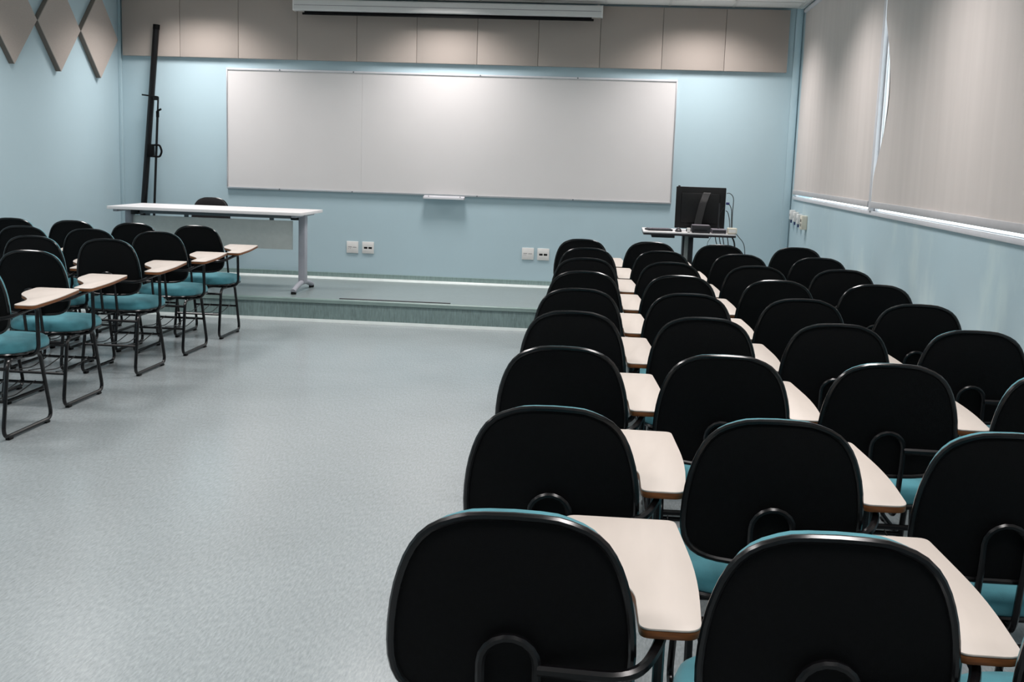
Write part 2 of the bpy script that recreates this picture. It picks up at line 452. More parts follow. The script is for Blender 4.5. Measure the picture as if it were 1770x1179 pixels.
# ------------------------------------------------------------------ window band, blinds
XF = XR+0.004
mull = [-3.61, -7.10]
edges_y = [WY0]+mull+[WY1]
for k in range(3):
    ya, yb = edges_y[k], edges_y[k+1]
    a0 = ya-(0.03 if k else 0.0); b0 = yb+(0.03 if k < 2 else 0.0)
    w = struct('window_%d' % (k+1), boxes('window_%d' % (k+1), [
        (XF+0.004, XF+0.03, b0, a0, WZ0, WZ0+0.028), (XF+0.004, XF+0.03, b0, a0, WZ1-0.03, WZ1),
        (XF+0.004, XF+0.03, a0-0.03, a0, WZ0, WZ1), (XF+0.004, XF+0.03, b0, b0+0.03, WZ0, WZ1)], MT['alu_white']),
        label=['window bay nearest the whiteboard wall', 'middle window bay with white frame', 'window bay nearest the back wall'][k])
    box('window_pane', XF+0.010, XF+0.014, b0+0.03, a0-0.03, WZ0+0.028, WZ1-0.03, MT['glass'], w)
    box('window_sill', XR-0.012, XF+0.004, b0-0.03, a0+0.03, WZ0-0.004, WZ0+0.024, MT['alu_white'], w, 0.002)
for k, y in enumerate(mull):
    struct('trim_%d' % (k+3), box('trim_%d' % (k+3), XR-0.020, XF+0.010, y-0.034, y+0.034, WZ0+0.024, WZ1, MT['alu_white'], None, 0.003),
           label=['white mullion between the two blinds nearest the whiteboard', 'white mullion nearer the back wall'][k])

def blind(ya, yb, bow, seed, label):
    rn = random.Random(seed)
    r = empty('roller_blind', (XR-0.014, (ya+yb)/2, WZ0))
    ny, nz = 60, 24
    ph = [rn.uniform(0, 6.28) for _ in range(5)]
    z0, z1 = 0.084, ZC-WZ0-0.045
    v, f = [], []
    for i in range(ny+1):
        for j in range(nz+1):
            t, s = i/ny, j/nz
            y = ya+(yb-ya)*t
            if bow:
                e = max(0, 1-t/0.12)**2
                y -= bow*e*math.sin(math.pi*min(1, max(0, (s-0.10)/0.62)))
            dx = 0.0025*math.sin(9*t+ph[0]+0.6*s)+0.002*math.sin(23*t+ph[1]-1.2*s)+0.001*math.sin(51*t+ph[2])
            dx += 0.0025*(1-s)**3*math.sin(33*t+ph[3])
            dx *= (0.25+0.75*min(1, (1-s)*3))
            v.append((dx, y-(ya+yb)/2, z0+(z1-z0)*s))
    for i in range(ny):
        for j in range(nz):
            a = i*(nz+1)+j
            f.append((a, a+1, a+nz+2, a+nz+1))
    me = mesh('cloth', v, f, True)
    o = link('cloth', me, MT['blind'], r)
    sm = o.modifiers.new('thick', 'SOLIDIFY'); sm.thickness = 0.0012; sm.use_rim = False
    h = (ya-yb)/2
    box('bottom_bar', -0.010, 0.010, -h, h, 0.046, 0.088, MT['blindbar'], r, 0.003)
    tube('roller_tube', [(0.0, -h, z1+0.002), (0.0, h, z1+0.002)], 0.02, MT['alu_white'], r, 12)
    tag(r, label, 'blind', 'beige roller blinds over the windows')
    return r
blind(WY0-0.025, -3.56, 0, 3, 'beige roller blind over the window bay nearest the whiteboard wall')
blind(-3.655, -7.05, 0.27, 5, 'beige roller blind over the middle window bay, edge curling open')
blind(-7.15, WY1+0.03, 0, 8, 'unseen beige roller blind added over the window bay nearest the back wall')  # out of view, added to hold back daylight from the last bay

# ------------------------------------------------------------------ acoustic panels
PX0, PZ0, PZ1 = -3.317, 2.376, 2.958
pm = box_me('acoustic_panel', -0.2985, 0.2985, -0.05, 0.0, 0.0, PZ1-PZ0, 0.004)
pm.materials.append(MT['panel'])
for i in range(11):
    o = link('acoustic_panel', pm)
    o.location = (PX0+0.6*i+0.3, 0, PZ0)
    tag(o, 'square beige acoustic panel above the whiteboard, %s from the window wall' % ORD[10-i], 'acoustic panel', 'square acoustic panels above the whiteboard')
DD = 0.8166
dm = bpy.data.meshes.new('diamond_panel')
h = DD/2-0.006
dout = [(0, -h), (h, 0), (0, h), (-h, 0)]
for i in range(4):
    r = empty('diamond_panel', (XL+0.002, -0.533-DD*i, 2.516))
    v = [(0.05, a, b_) for a, b_ in dout]+[(0.046, a*1.0, b_*1.0) for a, b_ in dout]
    if i == 0:
        face = link('panel_face', mesh('panel_face', [(0.044, a, b_) for a, b_ in dout]+[(0.048, a, b_) for a, b_ in dout]+[(0.051, a*0.99, b_*0.99) for a, b_ in dout],
               [(3, 2, 1, 0), (8, 9, 10, 11)]+[(q*4+k, q*4+(k+1) % 4, q*4+4+(k+1) % 4, q*4+4+k) for q in range(2) for k in range(4)]), MT['panel'], r)
        edge = link('panel_edge', mesh('panel_edge', [(0.0, a*0.995, b_*0.995) for a, b_ in dout]+[(0.044, a*0.995, b_*0.995) for a, b_ in dout],
               [(3, 2, 1, 0), (4, 5, 6, 7)]+[(k, (k+1) % 4, 4+(k+1) % 4, 4+k) for k in range(4)]), MT['paneledge'], r)
        fm, em = face.data, edge.data
    else:
        link('panel_face', fm, None, r); link('panel_edge', em, None, r)
    tag(r, 'beige diamond acoustic panel on the side wall, %s from the whiteboard-wall corner' % ORD[i], 'acoustic panel', 'diamond acoustic panels on the side wall')

# ------------------------------------------------------------------ whiteboard
ZB = 1.0817
wb = empty('whiteboard', (0, 0, ZB)); tag(wb, 'long white writing board with thin aluminium frame on front wall', 'whiteboard')
XSEAM = -0.862
box('board_panel', -2.24, XSEAM-0.0004, -0.022, -0.004, 0.01, 1.19, MT['board'], wb)
box('board_panel', XSEAM+0.0004, 2.24, -0.022, -0.004, 0.01, 1.19, MT['board'], wb)
box('frame_rail', -2.25, 2.25, -0.032, 0, 1.182, 1.20, MT['alu_white'], wb, 0.002)
box('frame_rail', -2.25, 2.25, -0.032, 0, 0.0, 0.018, MT['alu'], wb, 0.002)
box('frame_rail', -2.25, -2.238, -0.032, 0, 0.018, 1.182, MT['alu'], wb, 0.002)
box('frame_rail', 2.238, 2.25, -0.032, 0, 0.018, 1.182, MT['alu'], wb, 0.002)
for x in (-1.7, -0.95, 0.32, 1.28):
    for z in (0.009, 1.191):
        tube('screw', [(x, -0.031, z), (x, -0.036, z)], 0.007, MT['darkmetal'], wb, 8)
tr = empty('pen_tray', (0, 0, ZB)); tag(tr, 'white aluminium pen tray under the whiteboard', 'pen tray')
pv = [(0.0, 0.004), (-0.033, 0.004), (-0.036, 0.0), (-0.036, -0.012), (-0.085, -0.018), (-0.088, -0.010), (-0.092, -0.010), (-0.092, -0.026), (-0.036, -0.026), (0.0, -0.024)]
rings('tray_rail', [[(x, y, z-0.004) for y, z in pv] for x in (-0.215, 0.195)], MT['alu_white'], tr)
for x in (-0.217, 0.193): box('end_cap', x, x+0.004, -0.092, -0.036, -0.031, -0.008, MT['alu_white'], tr)
for x in (-0.17, 0.15): tube('screw', [(x, -0.036, -0.006), (x, -0.039, -0.006)], 0.005, MT['darkmetal'], tr, 8)

# ------------------------------------------------------------------ projection screen in its case
ps = empty('projection_screen', (-0.005, -0.20, 2.83)); tag(ps, 'rolled-up white projection screen case hanging below the ceiling', 'projection screen')
cvp = fillet([(-0.05, 0.0, 0), (0.05, 0.0, 0), (0.05, 0.108, 0), (-0.05, 0.108, 0)], 0.018, 4, True)
rings('screen_case', [[(x, p.x, p.y) for p in cvp] for x in (-1.495, 1.495)], MT['screen_case'], ps)
for x in (-1.505, 1.493):
    rings('end_cap', [[(x+dx, p.x*1.03, (p.y-0.054)*1.03+0.054) for p in cvp] for dx in (0, 0.012)], MT['white'], ps)
box('groove', -1.49, 1.49, -0.0515, -0.049, 0.05, 0.054, MT['greyplastic'], ps)
box('screen_cloth', -1.40, 1.40, -0.004, -0.002, -0.022, 0.004, MT['screen_cloth'], ps)
box('bottom_bar', -1.42, 1.42, -0.012, 0.008, -0.034, -0.014, MT['screen_cloth'], ps, 0.004)
for x in (-1.46, 1.46):
    boxes('bracket', [(x-0.012, x+0.012, 0.045, 0.149, 0.02, 0.024), (x-0.012, x+0.012, 0.048, 0.052, 0.02, 0.13), (x-0.012, x+0.012, -0.03, 0.052, 0.108, 0.112)], MT['alu_white'], ps)
tube('hook', [(-1.47, 0.0, 0.108), (-1.49, -0.01, 0.13), (-1.50, -0.01, 0.146)], 0.004, MT['alu'], ps, 6)

# ------------------------------------------------------------------ wall plates
def plate(x, z, kind, label):
    r = empty('wall_plate', (x, 0, z)); s = 0.06
    box('cover', -s, s, -0.011, 0, -s, s, MT['white'], r, 0.003)
    if kind == 'socket':
        for dx in (-0.023, 0.023): box('socket', dx-0.018, dx+0.018, -0.0125, -0.010, -0.012, 0.008, MT['socket'], r)
        box('faceplate', -0.052, 0.052, -0.0122, -0.0105, -0.03, 0.03, MT['white'], r)
    else:
        box('print_line', -0.045, -0.006, -0.0118, -0.0108, 0.0, 0.006, MT['print'], r)
        box('print_line', 0.004, 0.042, -0.0118, -0.0108, -0.001, 0.004, MT['print'], r)
        for dx, dz in ((-0.038, -0.014), (-0.02, -0.014)): box('print_dot', dx-0.003, dx+0.003, -0.0118, -0.0108, dz-0.003, dz+0.003, MT['print'], r)
    tag(r, label, 'wall plate', 'square wall plates under the whiteboard')
plate(-0.946, 0.53, 'print', 'white wall plate with faint grey print, on the desk side of the tray')
plate(-0.785, 0.531, 'socket', 'white wall plate with two black sockets, on the desk side of the tray')
plate(0.848, 0.534, 'print', 'white wall plate with faint grey print, on the computer cart side')
plate(1.003, 0.533, 'socket', 'white wall plate with two black sockets, on the computer cart side')

# surface outlets on the window wall
def wall_outlet(y, z, d, big, label):
    r = empty('wall_outlet', (XR, y, z)); hw, hh = (0.055, 0.062) if big else (0.045, 0.045)
    box('box', -d, 0, -hw, hw, -hh, hh, MT['white'] if not big else MT['cream'], r, 0.004)
    if big:
        for dy in (-0.022, 0.022):
            for dz in (-0.034, 0.006):
                box('socket', -d-0.0015, -d+0.001, dy-0.009, dy+0.009, dz, dz+0.026, MT['socket'], r)
    else:
        box('socket', -d-0.001, -d+0.001, -0.012, 0.012, -0.012, 0.012, MT['print'], r)
        box('tag_strip', -d+0.01, -d+0.02, -0.02, 0.02, -hh-0.03, -hh-0.002, MT['bluecap'], r)
    tag(r, label, 'outlet', 'outlets on the window wall')
wall_outlet(-0.98, 0.99, 0.05, True, 'cream outlet box with four dark sockets below the window sill')
wall_outlet(-0.72, 1.01, 0.045, False, 'small white outlet next to the cream outlet box')
wall_outlet(-0.50, 1.02, 0.045, False, 'small white outlet between two other white outlets')
wall_outlet(-0.28, 1.03, 0.045, False, 'small white outlet nearest the blue corner conduit')

# ------------------------------------------------------------------ chairs
LEAN = R(5.5); BW, BH, BZ, BY = 0.210, 0.361, 0.521, 0.035
HWT = [(0.0, 0.0), (0.004, 0.22), (0.012, 0.36), (0.028, 0.46), (0.055, 0.58), (0.086, 0.67), (0.13, 0.75), (0.18, 0.81), (0.24, 0.862), (0.30, 0.90), (0.38, 0.94), (0.47, 0.97), (0.58, 0.992), (0.68, 1.0), (0.76, 0.995),
       (0.83, 0.97), (0.88, 0.93), (0.92, 0.87), (0.95, 0.79), (0.97, 0.70), (0.985, 0.58), (0.995, 0.42), (1.0, 0.20), (1.0, 0.0)]
half = [(w_*BW, (1-t)*BH) for t, w_ in HWT]
back_out = half+[(-x, v) for x, v in half[-2:0:-1]]
VC = 0.44*BH
def bk(u, v, n):
    """backrest coordinates: u across, v up the back from its lower edge, n towards the sitter"""
    n = n+0.012*(u/BW)**2-0.006*math.sin(math.pi*max(0, min(1, v/BH)))
    return (u, BY-v*math.sin(LEAN)+n*math.cos(LEAN), BZ+v*math.cos(LEAN)+n*math.sin(LEAN))
def bring(s, n, lift=0.0, nar=1.0):
    if lift or nar != 1.0:
        return [bk(u*s*nar, VC+(v-VC)*s+lift*max(0, (v-VC)/(BH-VC))**2, n) for u, v in back_out]
    return [bk(u*s, VC+(v-VC)*s, n) for u, v in back_out]

def build_backrest(root, cush, edge='rim', sx=1.0):
    b_ = rings('backrest', [bring(0.985, 0.010), bring(0.99, 0.004), bring(0.955, 0.002), bring(0.945, 0.005), bring(0.90, 0.004), bring(0.6, 0.002), bring(0.25, 0.001)], MT['black_plastic'], root)
    v, f = tube_geo([Vector(p) for p in bring(0.985, 0.006)], 0.0078, 8, True)
    link('edge_molding', mesh('edge_molding', v, f, True), MT[edge], b_)
    rings('cushion', [bring(0.96, 0.008), bring(0.98, 0.014, 0.0, 0.995), bring(0.985, 0.028, 0.0, 0.99), bring(0.968, 0.043, 0.002, 0.985), bring(0.91, 0.052, 0.001, 0.985), bring(0.65, 0.056), bring(0.3, 0.058)], MT[cush], b_)
    return b_

def seat_out(s=1.0, n=40):
    o = []
    for k in range(n):
        a = 2*math.pi*k/n
        c, s_ = math.cos(a), math.sin(a)
        x = 0.224*abs(c)**0.62*(1 if c > 0 else -1)
        y = 0.212*abs(s_)**0.62*(1 if s_ > 0 else -1)
        x *= 1.0+0.03*(y/0.212)
        o.append((x*s, 0.292+y*s))
    return o
def sring(s, z): return [(x, y, z+0.012*max(0, (0.292-0.15-y))*-2) for x, y in seat_out(s)]

def build_seat(root, cush, edge='rim'):
    s_ = rings('seat', [sring(0.6, 0.405), sring(0.93, 0.407), sring(0.985, 0.413), sring(0.99, 0.420)], MT['black_plastic'], root)
    v, f = tube_geo([Vector(p) for p in sring(0.985, 0.417)], 0.007, 6, True)
    link('edge_molding', mesh('edge_molding', v, f, True), MT[edge], s_)
    rings('cushion', [sring(0.96, 0.418), sring(1.0, 0.430), sring(1.005, 0.447), sring(0.975, 0.466), sring(0.90, 0.478), sring(0.7, 0.485), sring(0.35, 0.487)], MT[cush], s_)
    return s_

TR = 0.0105
def build_base(root):
    for sx in (-1, 1):
        x = 0.178*sx
        pts = fillet([(x*0.97, 0.24, 0.394), (x*0.97, 0.07, 0.394), (x, -0.005, TR+0.006), (x, 0.495, TR+0.006), (x*0.97, 0.39, 0.394), (x*0.97, 0.25, 0.394)], [0, 0.05, 0.06, 0.06, 0.05, 0], 6)
        lg = tube('sled_leg', pts, TR, MT['steel'], root)
        for y in (0.055, 0.435): box('foot_glide', x-0.012, x+0.012, y-0.02, y+0.02, 0.0, 0.012, MT['glide'], lg, 0.003)
    fr = rings('seat_frame', [[(x, y, z) for x, y in [(-0.19, 0.13), (-0.17, 0.11), (0.17, 0.11), (0.19, 0.13), (0.19, 0.44), (-0.19, 0.44)]] for z in (0.398, 0.405)], MT['steel'], root)
    rk = tube('book_rack', [(-0.176, 0.033, 0.195), (0.176, 0.033, 0.195)], 0.008, MT['steel'], root)
    tube('rack_bar', [(-0.176, 0.440, 0.215), (0.176, 0.440, 0.215)], 0.008, MT['steel'], rk)
    for k in range(4):
        x = -0.12+0.08*k
        tube('rack_wire', fillet([(x, 0.033, 0.205), (x, 0.23, 0.185), (x, 0.440, 0.224)], 0.05, 3), 0.0032, MT['steel'], rk, 6)
    tube('cross_bar', [(-0.172, 0.066, 0.352), (0.172, 0.066, 0.352)], 0.009, MT['steel'], root)

def spine_pts(sx, zt):
    v = (zt-BZ)/math.cos(LEAN)
    p = [(0.048*sx, 0.34, 0.391), (0.048*sx, 0.045, 0.391)]
    p.append(bk(0.048*sx, 0.06, -0.016)); p.append(bk(0.048*sx, v-0.05, -0.012))
    return p
def build_spine(root):
    a = spine_pts(-1, 0.672); c = spine_pts(1, 0.672)
    v = (0.672-BZ)/math.cos(LEAN)
    pts = a[:]
    arc = []
    for k in range(1, 9):
        th = math.pi*(1-k/9)
        arc.append(bk(0.048*math.cos(th), v-0.05+0.048*math.sin(th), -0.012))
    body = fillet([Vector(p) for p in a], [0, 0.045, 0.05, 0], 5)+[Vector(p) for p in arc]+fillet([Vector(p) for p in c], [0, 0.045, 0.05, 0], 5)[::-1]
    tube('back_support', body, 0.0085, MT['steel'], root)

TX = [(0.218, 0.056), (0.324, 0.056), (0.333, 0.30), (0.303, 0.60), (0.066, 0.60), (0.070, 0.44), (0.100, 0.355), (0.165, 0.285), (0.212, 0.215)]
def build_tablet(root):
    out = fillet([(x, y, 0) for x, y in TX], [0.022, 0.034, 0.2, 0.02, 0.03, 0.05, 0.05, 0.05, 0.05], 5, True)
    o2 = [(p.x, p.y) for p in out]
    tilt = lambda x, y: 0.042*(y-0.03)
    t = prism('writing_tablet', o2, 0.6745, 0.6785, MT['tablet'], root, 0.001, tilt)
    c = Vector((0.215, 0.33))
    o3 = [(c.x+(x-c.x)*0.996, c.y+(y-c.y)*0.998) for x, y in o2]
    prism('tablet_edge', o3, 0.6595, 0.6745, MT['tabletedge'], t, 0.0015, tilt)
    arm = fillet([bk(0.05, 0.095, -0.016), (0.215, -0.012, 0.617), (0.260, 0.085, 0.647), (0.262, 0.205, 0.652), (0.262, 0.215, 0.412), (0.16, 0.225, 0.392)], [0, 0.07, 0.07, 0.025, 0.055, 0], 7)
    tube('arm_tube', arm, 0.0105, MT['steel'], root)
    box('tablet_bracket', 0.235, 0.305, 0.09, 0.20, 0.656, 0.6635, MT['steel'], root, 0.001)

def make_chair():
    r = empty('tablet_chair')
    build_backrest(r, 'teal'); build_seat(r, 'teal'); build_base(r); build_spine(r); build_tablet(r)
    return r

S = 0.966
def zpos(x, y):      # chair-top positions measured on the 0.87 m plane, carried to the true 0.89 m top
    return CX+(x-CX)*S, CY+(y-CY)*S
def spread(seats, xmax):
    """nudge neighbours apart so that no tablet touches the next backrest"""
    s_ = [list(q) for q in seats]
    order = sorted(range(len(s_)), key=lambda i: s_[i][0])
    for _ in range(60):
        for a, b_ in zip(order, order[1:]):
            d = s_[b_][0]-s_[a][0]
            if d < 0.505:
                e = (0.505-d)/2; s_[a][0] -= e; s_[b_][0] += e
            if s_[b_][0]-s_[a][0] < 0.545 and s_[b_][1]-s_[a][1] > -0.019:
                e = (s_[b_][1]-s_[a][1]+0.019)/2; s_[a][1] += e; s_[b_][1] -= e
        if s_[order[-1]][0] > xmax: s_[order[-1]][0] = xmax
    return s_
right = {  # row from the back of the room -> seats from the aisle
    9: [(1.548, -9.704, 0), (2.096, -9.74, 0), (2.61, -9.72, 0)],
    8: [(1.569, -8.856, -1), (2.114, -8.873, 1), (2.660, -8.80, 0)],
    7: [(1.572, -7.927, 0), (2.087, -7.904, 1), (2.628, -7.861, 0), (3.13, -7.95, 0)],
    6: [(1.555, -6.984, 0), (2.079, -7.019, 0), (2.612, -6.961, 0), (3.108, -6.981, 0)],
    5: [(1.565, -6.098, 0), (2.050, -6.113, 0), (2.590, -6.172, 1), (3.123, -6.136, 0)],
    4: [(1.546, -5.231, 0), (2.080, -5.163, 0), (2.593, -5.274, 0), (3.130, -5.268, 0)],
    3: [(1.530, -4.275, 1), (2.061, -4.37, 0), (2.588, -4.413, 0), (3.110, -4.333, 0)],
    2: [(1.520, -3.404, 0), (2.045, -3.40, 0), (2.584, -3.439, 0), (3.125, -3.471, 0)],
    1: [(1.455, -2.483, 0), (1.995, -2.508, -1), (2.530, -2.464, 0), (3.14, -2.486, 0)],
}
left = {
    1: [(-1.668, -2.535, 0), (-2.184, -2.567, 0), (-2.648, -2.637, 0), (-3.095, -2.691, 0)],
    2: [(-1.650, -3.351, 0), (-2.126, -3.463, 0), (-2.605, -3.487, 0)],
    3: [(-1.618, -4.227, 0), (-2.168, -4.261, 0), (-2.62, -4.30, 0)],
    4: [(-1.612, -5.276, 0), (-2.13, -5.30, 0)],
    5: [(-1.545, -6.085, 0)],
}
SEAT = ['aisle seat', 'second seat from the aisle', 'third seat from the aisle', 'seat by the wall']
chair0 = make_chair(); used = False
def put_chair(x, y, rz, label, group):
    global used
    o = copy_tree(chair0) if used else chair0
    used = True
    o.location = (x, y, 0); o.rotation_euler = (0, 0, R(rz))
    tag(o, label, 'chair', group)
for row, seats in sorted(right.items()):
    for k, (X, Y, rz) in enumerate(spread([(*zpos(x, y), rz) for x, y, rz in seats], 3.072)):
        put_chair(X, Y, rz, 'teal tablet chair, window-side block, %s row from stage, %s' % (ORD[row-1], SEAT[k]), 'tablet chairs of the window-side block')
for row, seats in sorted(left.items()):
    for k, (X, Y, rz) in enumerate(spread([(*zpos(x, y), rz) for x, y, rz in seats], 9)):
        put_chair(X, Y, rz, 'teal tablet chair, diamond-panel-side block, %s row from stage, %s' % (ORD[row-1], SEAT[k]), 'tablet chairs of the diamond-panel-side block')

# teacher's chair: sled chair in black cloth, no tablet, facing the room
tchair = empty('teacher_chair', (-2.29, -0.36, HS), math.pi)
build_backrest(tchair, 'blackfab'); build_seat(tchair, 'blackfab'); build_base(tchair); build_spine(tchair)
tchair.scale = (0.93, 0.95, 0.905)
tag(tchair, 'black upholstered chair behind the white teacher desk', 'chair')

# ------------------------------------------------------------------ teacher's desk
DX0, DX1, DY0, DY1, DZ = -2.85, -1.07, -1.52, -0.74, 0.935
dk = empty('teacher_desk', ((DX0+DX1)/2, (DY0+DY1)/2, HS)); tag(dk, 'white-topped teacher desk with grey metal legs on the stage', 'desk')
def dbox(n, x0, x1, y0, y1, z0, z1, m, bev=0.0, par=None):
    cx, cy = (DX0+DX1)/2, (DY0+DY1)/2
    return box(n, x0-cx, x1-cx, y0-cy, y1-cy, z0-HS, z1-HS, m, par or dk, bev)
dbox('desk_top', DX0, DX1, DY0, DY1, DZ-0.027, DZ, MT['desktop'], 0.003)
YM = (DY0+DY1)/2
dbox('beam', DX0+0.10, DX1-0.10, YM-0.02, YM+0.02, DZ-0.075, DZ-0.03, MT['darkmetal'], 0.003)
dbox('modesty_panel', DX0+0.055, DX1-0.18, YM-0.016, YM, 0.575, DZ-0.095, MT['modesty'], 0.002)
for x in (DX0+0.22, (DX0+DX1)/2-0.3, DX1-0.38): dbox('panel_clip', x-0.02, x+0.02, YM-0.006, YM+0.004, DZ-0.10, DZ-0.07, MT['darkmetal'])
for sx, x in ((-1, DX0+0.05), (1, DX1-0.085)):
    lg = dbox('leg', x-0.032, x+0.032, YM-0.05, YM+0.05, HS+0.07, DZ-0.03, MT['greymetal'], 0.012)
    dbox('top_bracket', x-0.10 if sx > 0 else x+0.03, x-0.03 if sx > 0 else x+0.10, YM-0.06, YM+0.06, DZ-0.085, DZ-0.028, MT['steel'], 0.003)
    dbox('side_rail', x-0.02, x+0.02, DY0+0.06, DY1-0.06, DZ-0.05, DZ-0.028, MT['greymetal'], 0.004)
    cx, cy = (DX0+DX1)/2, (DY0+DY1)/2
    arch = []
    for k in range(13):
        t = k/12; y = YM-0.325+0.65*t
        arch.append((x-cx, y-cy, 0.026+0.055*math.sin(math.pi*t)**0.9))
    v, f = tube_geo(arch, 0.024, 10, flat=1.0)
    ft = link('foot', mesh('foot', v, f, True), MT['greymetal'], dk)
    for t in (-0.31, 0.31):
        v, f = tube_geo([(x-cx, YM+t-cy, 0.0), (x-cx, YM+t-cy, 0.022)], 0.024, 12)
        link('glide', mesh('glide', v, f, True), MT['glide'], ft)

# ------------------------------------------------------------------ portable tripod screen leaning in the corner
tp = empty('tripod_screen', (-3.105, -0.19, HS)); tag(tp, 'black portable projection screen tube standing rolled up in the corner', 'tripod screen')
o3 = Vector((-3.105, -0.19, HS))
def tl(x, y, z): return Vector((x, y, z))-o3
B0, B1 = tl(-3.108, -0.185, 0.36), tl(-2.936, -0.100, 2.675)
case = tube('screen_tube', [B0, B1], 0.031, MT['steel'], tp, 14)
d_ = (B1-B0).normalized()
tube('end_cap', [B1-d_*0.045, B1+d_*0.004], 0.0335, MT['black_plastic'], case, 14)
tube('end_cap', [B0-d_*0.004, B0+d_*0.045], 0.0335, MT['black_plastic'], case, 14)
P0, P1 = tl(-2.975, -0.20, 0.30), tl(-2.905, -0.16, 1.965)
rod = tube('support_rod', [P0, P1], 0.009, MT['steel'], tp, 10)
q = P0+(P1-P0)*0.50
tube('lower_rod', [P0, q+(P1-P0)*0.40], 0.0125, MT['steel'], rod, 10)
k_ = P0+(P1-P0)*0.90
tube('locking_collar', [k_-Vector((0, 0, 0.03)), k_+Vector((0, 0, 0.03))], 0.016, MT['black_plastic'], rod, 10)
tube('locking_knob', [k_+Vector((0.0, -0.01, 0.03)), k_+Vector((0.045, -0.025, 0.05))], 0.010, MT['black_plastic'], rod, 8)
tube('hook_arm', fillet([tl(-3.06, -0.19, 1.985), tl(-2.97, -0.185, 1.975), tl(-2.90, -0.17, 1.968), tl(-2.905, -0.17, 1.90)], 0.012, 3), 0.008, MT['steel'], tp, 8)
boxes('hook_gusset', [tuple(a for a in (tl(-2.955, 0, 0).x, tl(-2.90, 0, 0).x, tl(0, -0.175, 0).y, tl(0, -0.165, 0).y, tl(0, 0, 1.935).z, tl(0, 0, 1.975).z))], MT['steel'], tp)
hx0, hx1 = -2.99, -2.875
box('handle_block', tl(-3.01, 0, 0).x, tl(-2.955, 0, 0).x, tl(0, -0.20, 0).y, tl(0, -0.14, 0).y, tl(0, 0, 1.37).z, tl(0, 0, 1.50).z, MT['black_plastic'], tp, 0.004)
tube('handle', fillet([tl(-2.96, -0.19, 1.49), tl(-2.885, -0.19, 1.495), tl(-2.862, -0.19, 1.43), tl(-2.885, -0.19, 1.375), tl(-2.96, -0.19, 1.38)], 0.022, 4), 0.010, MT['black_plastic'], tp, 8)
box('lower_clamp', tl(-3.12, 0, 0).x, tl(-2.955, 0, 0).x, tl(0, -0.205, 0).y, tl(0, -0.17, 0).y, tl(0, 0, 0.62).z, tl(0, 0, 0.66).z, MT['black_plastic'], tp, 0.004)
for a in (90, 210, 330):
    e = P0+Vector((0.13*math.cos(R(a)), 0.13*math.sin(R(a)), 0))
    e.z = 0.008
    tube('tripod_leg', [P0+Vector((0, 0, 0.16)), e], 0.008, MT['steel'], tp, 8)

# ------------------------------------------------------------------ computer cart
CZT = 0.885
ct = empty('computer_cart', (2.36, -1.12, HS)); tag(ct, 'computer cart with white top and dark column beside the windows', 'cart')
o4 = Vector((2.36, -1.12, HS))
def cbox(n, x0, x1, y0, y1, z0, z1, m, bev=0.0, par=ct, org=o4):
    return box(n, x0-org.x, x1-org.x, y0-org.y, y1-org.y, z0-org.z, z1-org.z, m, par, bev)
out = fillet([(1.955, -1.42, 0), (2.76, -1.42, 0), (2.76, -0.80, 0), (1.955, -0.80, 0)], 0.03, 4, True)
prism('cart_top', [(p.x-o4.x, p.y-o4.y) for p in out], CZT-0.012-HS, CZT-HS, MT['desktop'], ct, 0.001)
prism('edge_band', [((p.x-o4.x)*0.998, (p.y-o4.y)*0.998) for p in out], CZT-0.030-HS, CZT-0.012-HS, MT['charcoal'], ct, 0.001)
cbox('keyboard_tray', 2.03, 2.23, -1.40, -1.10, CZT-0.052, CZT-0.030, MT['charcoal'], 0.003)
cbox('under_box', 2.36, 2.53, -1.36, -1.10, CZT-0.045, CZT-0.030, MT['charcoal'], 0.003)
cbox('column', 2.312, 2.328, -1.20, -1.04, HS+0.05, CZT-0.030, MT['charcoal'], 0.002)
cbox('column_panel', 2.328, 2.366, -1.17, -1.05, HS+0.05, CZT-0.030, MT['modesty'], 0.002)
cbox('column', 2.366, 2.407, -1.20, -1.04, HS+0.05, CZT-0.030, MT['charcoal'], 0.002)
for y in (-1.36, -0.88):
    cbox('base_foot', 2.05, 2.67, y-0.03, y+0.03, HS+0.012, HS+0.05, MT['charcoal'], 0.006)
cbox('base_beam', 2.32, 2.40, -1.36, -0.88, HS+0.014, HS+0.05, MT['charcoal'], 0.004)
for x in (2.09, 2.63):
    for y in (-1.36, -0.88):
        v, f = tube_geo([(x-o4.x, y-o4.y, 0.0), (x-o4.x, y-o4.y, 0.014)], 0.02, 10)
        link('caster', mesh('caster', v, f, True), MT['glide'], ct)

# monitor, seen from behind
mo = empty('monitor', (2.46, -1.08, CZT), R(-4)); tag(mo, 'black flat monitor standing on the computer cart, back to the room', 'monitor')
box('housing', -0.220, 0.220, -0.022, 0.012, 0.022, 0.392, MT['monitor'], mo, 0.006)
box('back_cover', -0.17, 0.17, -0.036, -0.02, 0.07, 0.34, MT['monitor'], mo, 0.010)
box('screen', -0.205, 0.205, 0.0115, 0.0135, 0.04, 0.378, MT['socket'], mo)
rings('stand_neck', [[(0.035+dx+sx*0.032, y+sy*0.010, z) for sx, sy in ((-1, -1), (1, -1), (1, 1), (-1, 1))] for dx, y, z in ((-0.055, -0.115, 0.012), (-0.045, -0.10, 0.10), (-0.015, -0.07, 0.25), (0.012, -0.05, 0.33), (0.018, -0.036, 0.345))], MT['neck'], mo)
prism('stand_base', [(p.x, p.y) for p in fillet([(-0.11, -0.135, 0), (0.11, -0.135, 0), (0.11, 0.07, 0), (-0.11, 0.07, 0)], 0.05, 5, True)], 0.0, 0.014, MT['charcoal'], mo, 0.003)
box('webcam', -0.205, -0.185, -0.01, 0.008, 0.392, 0.401, MT['charcoal'], mo, 0.002)

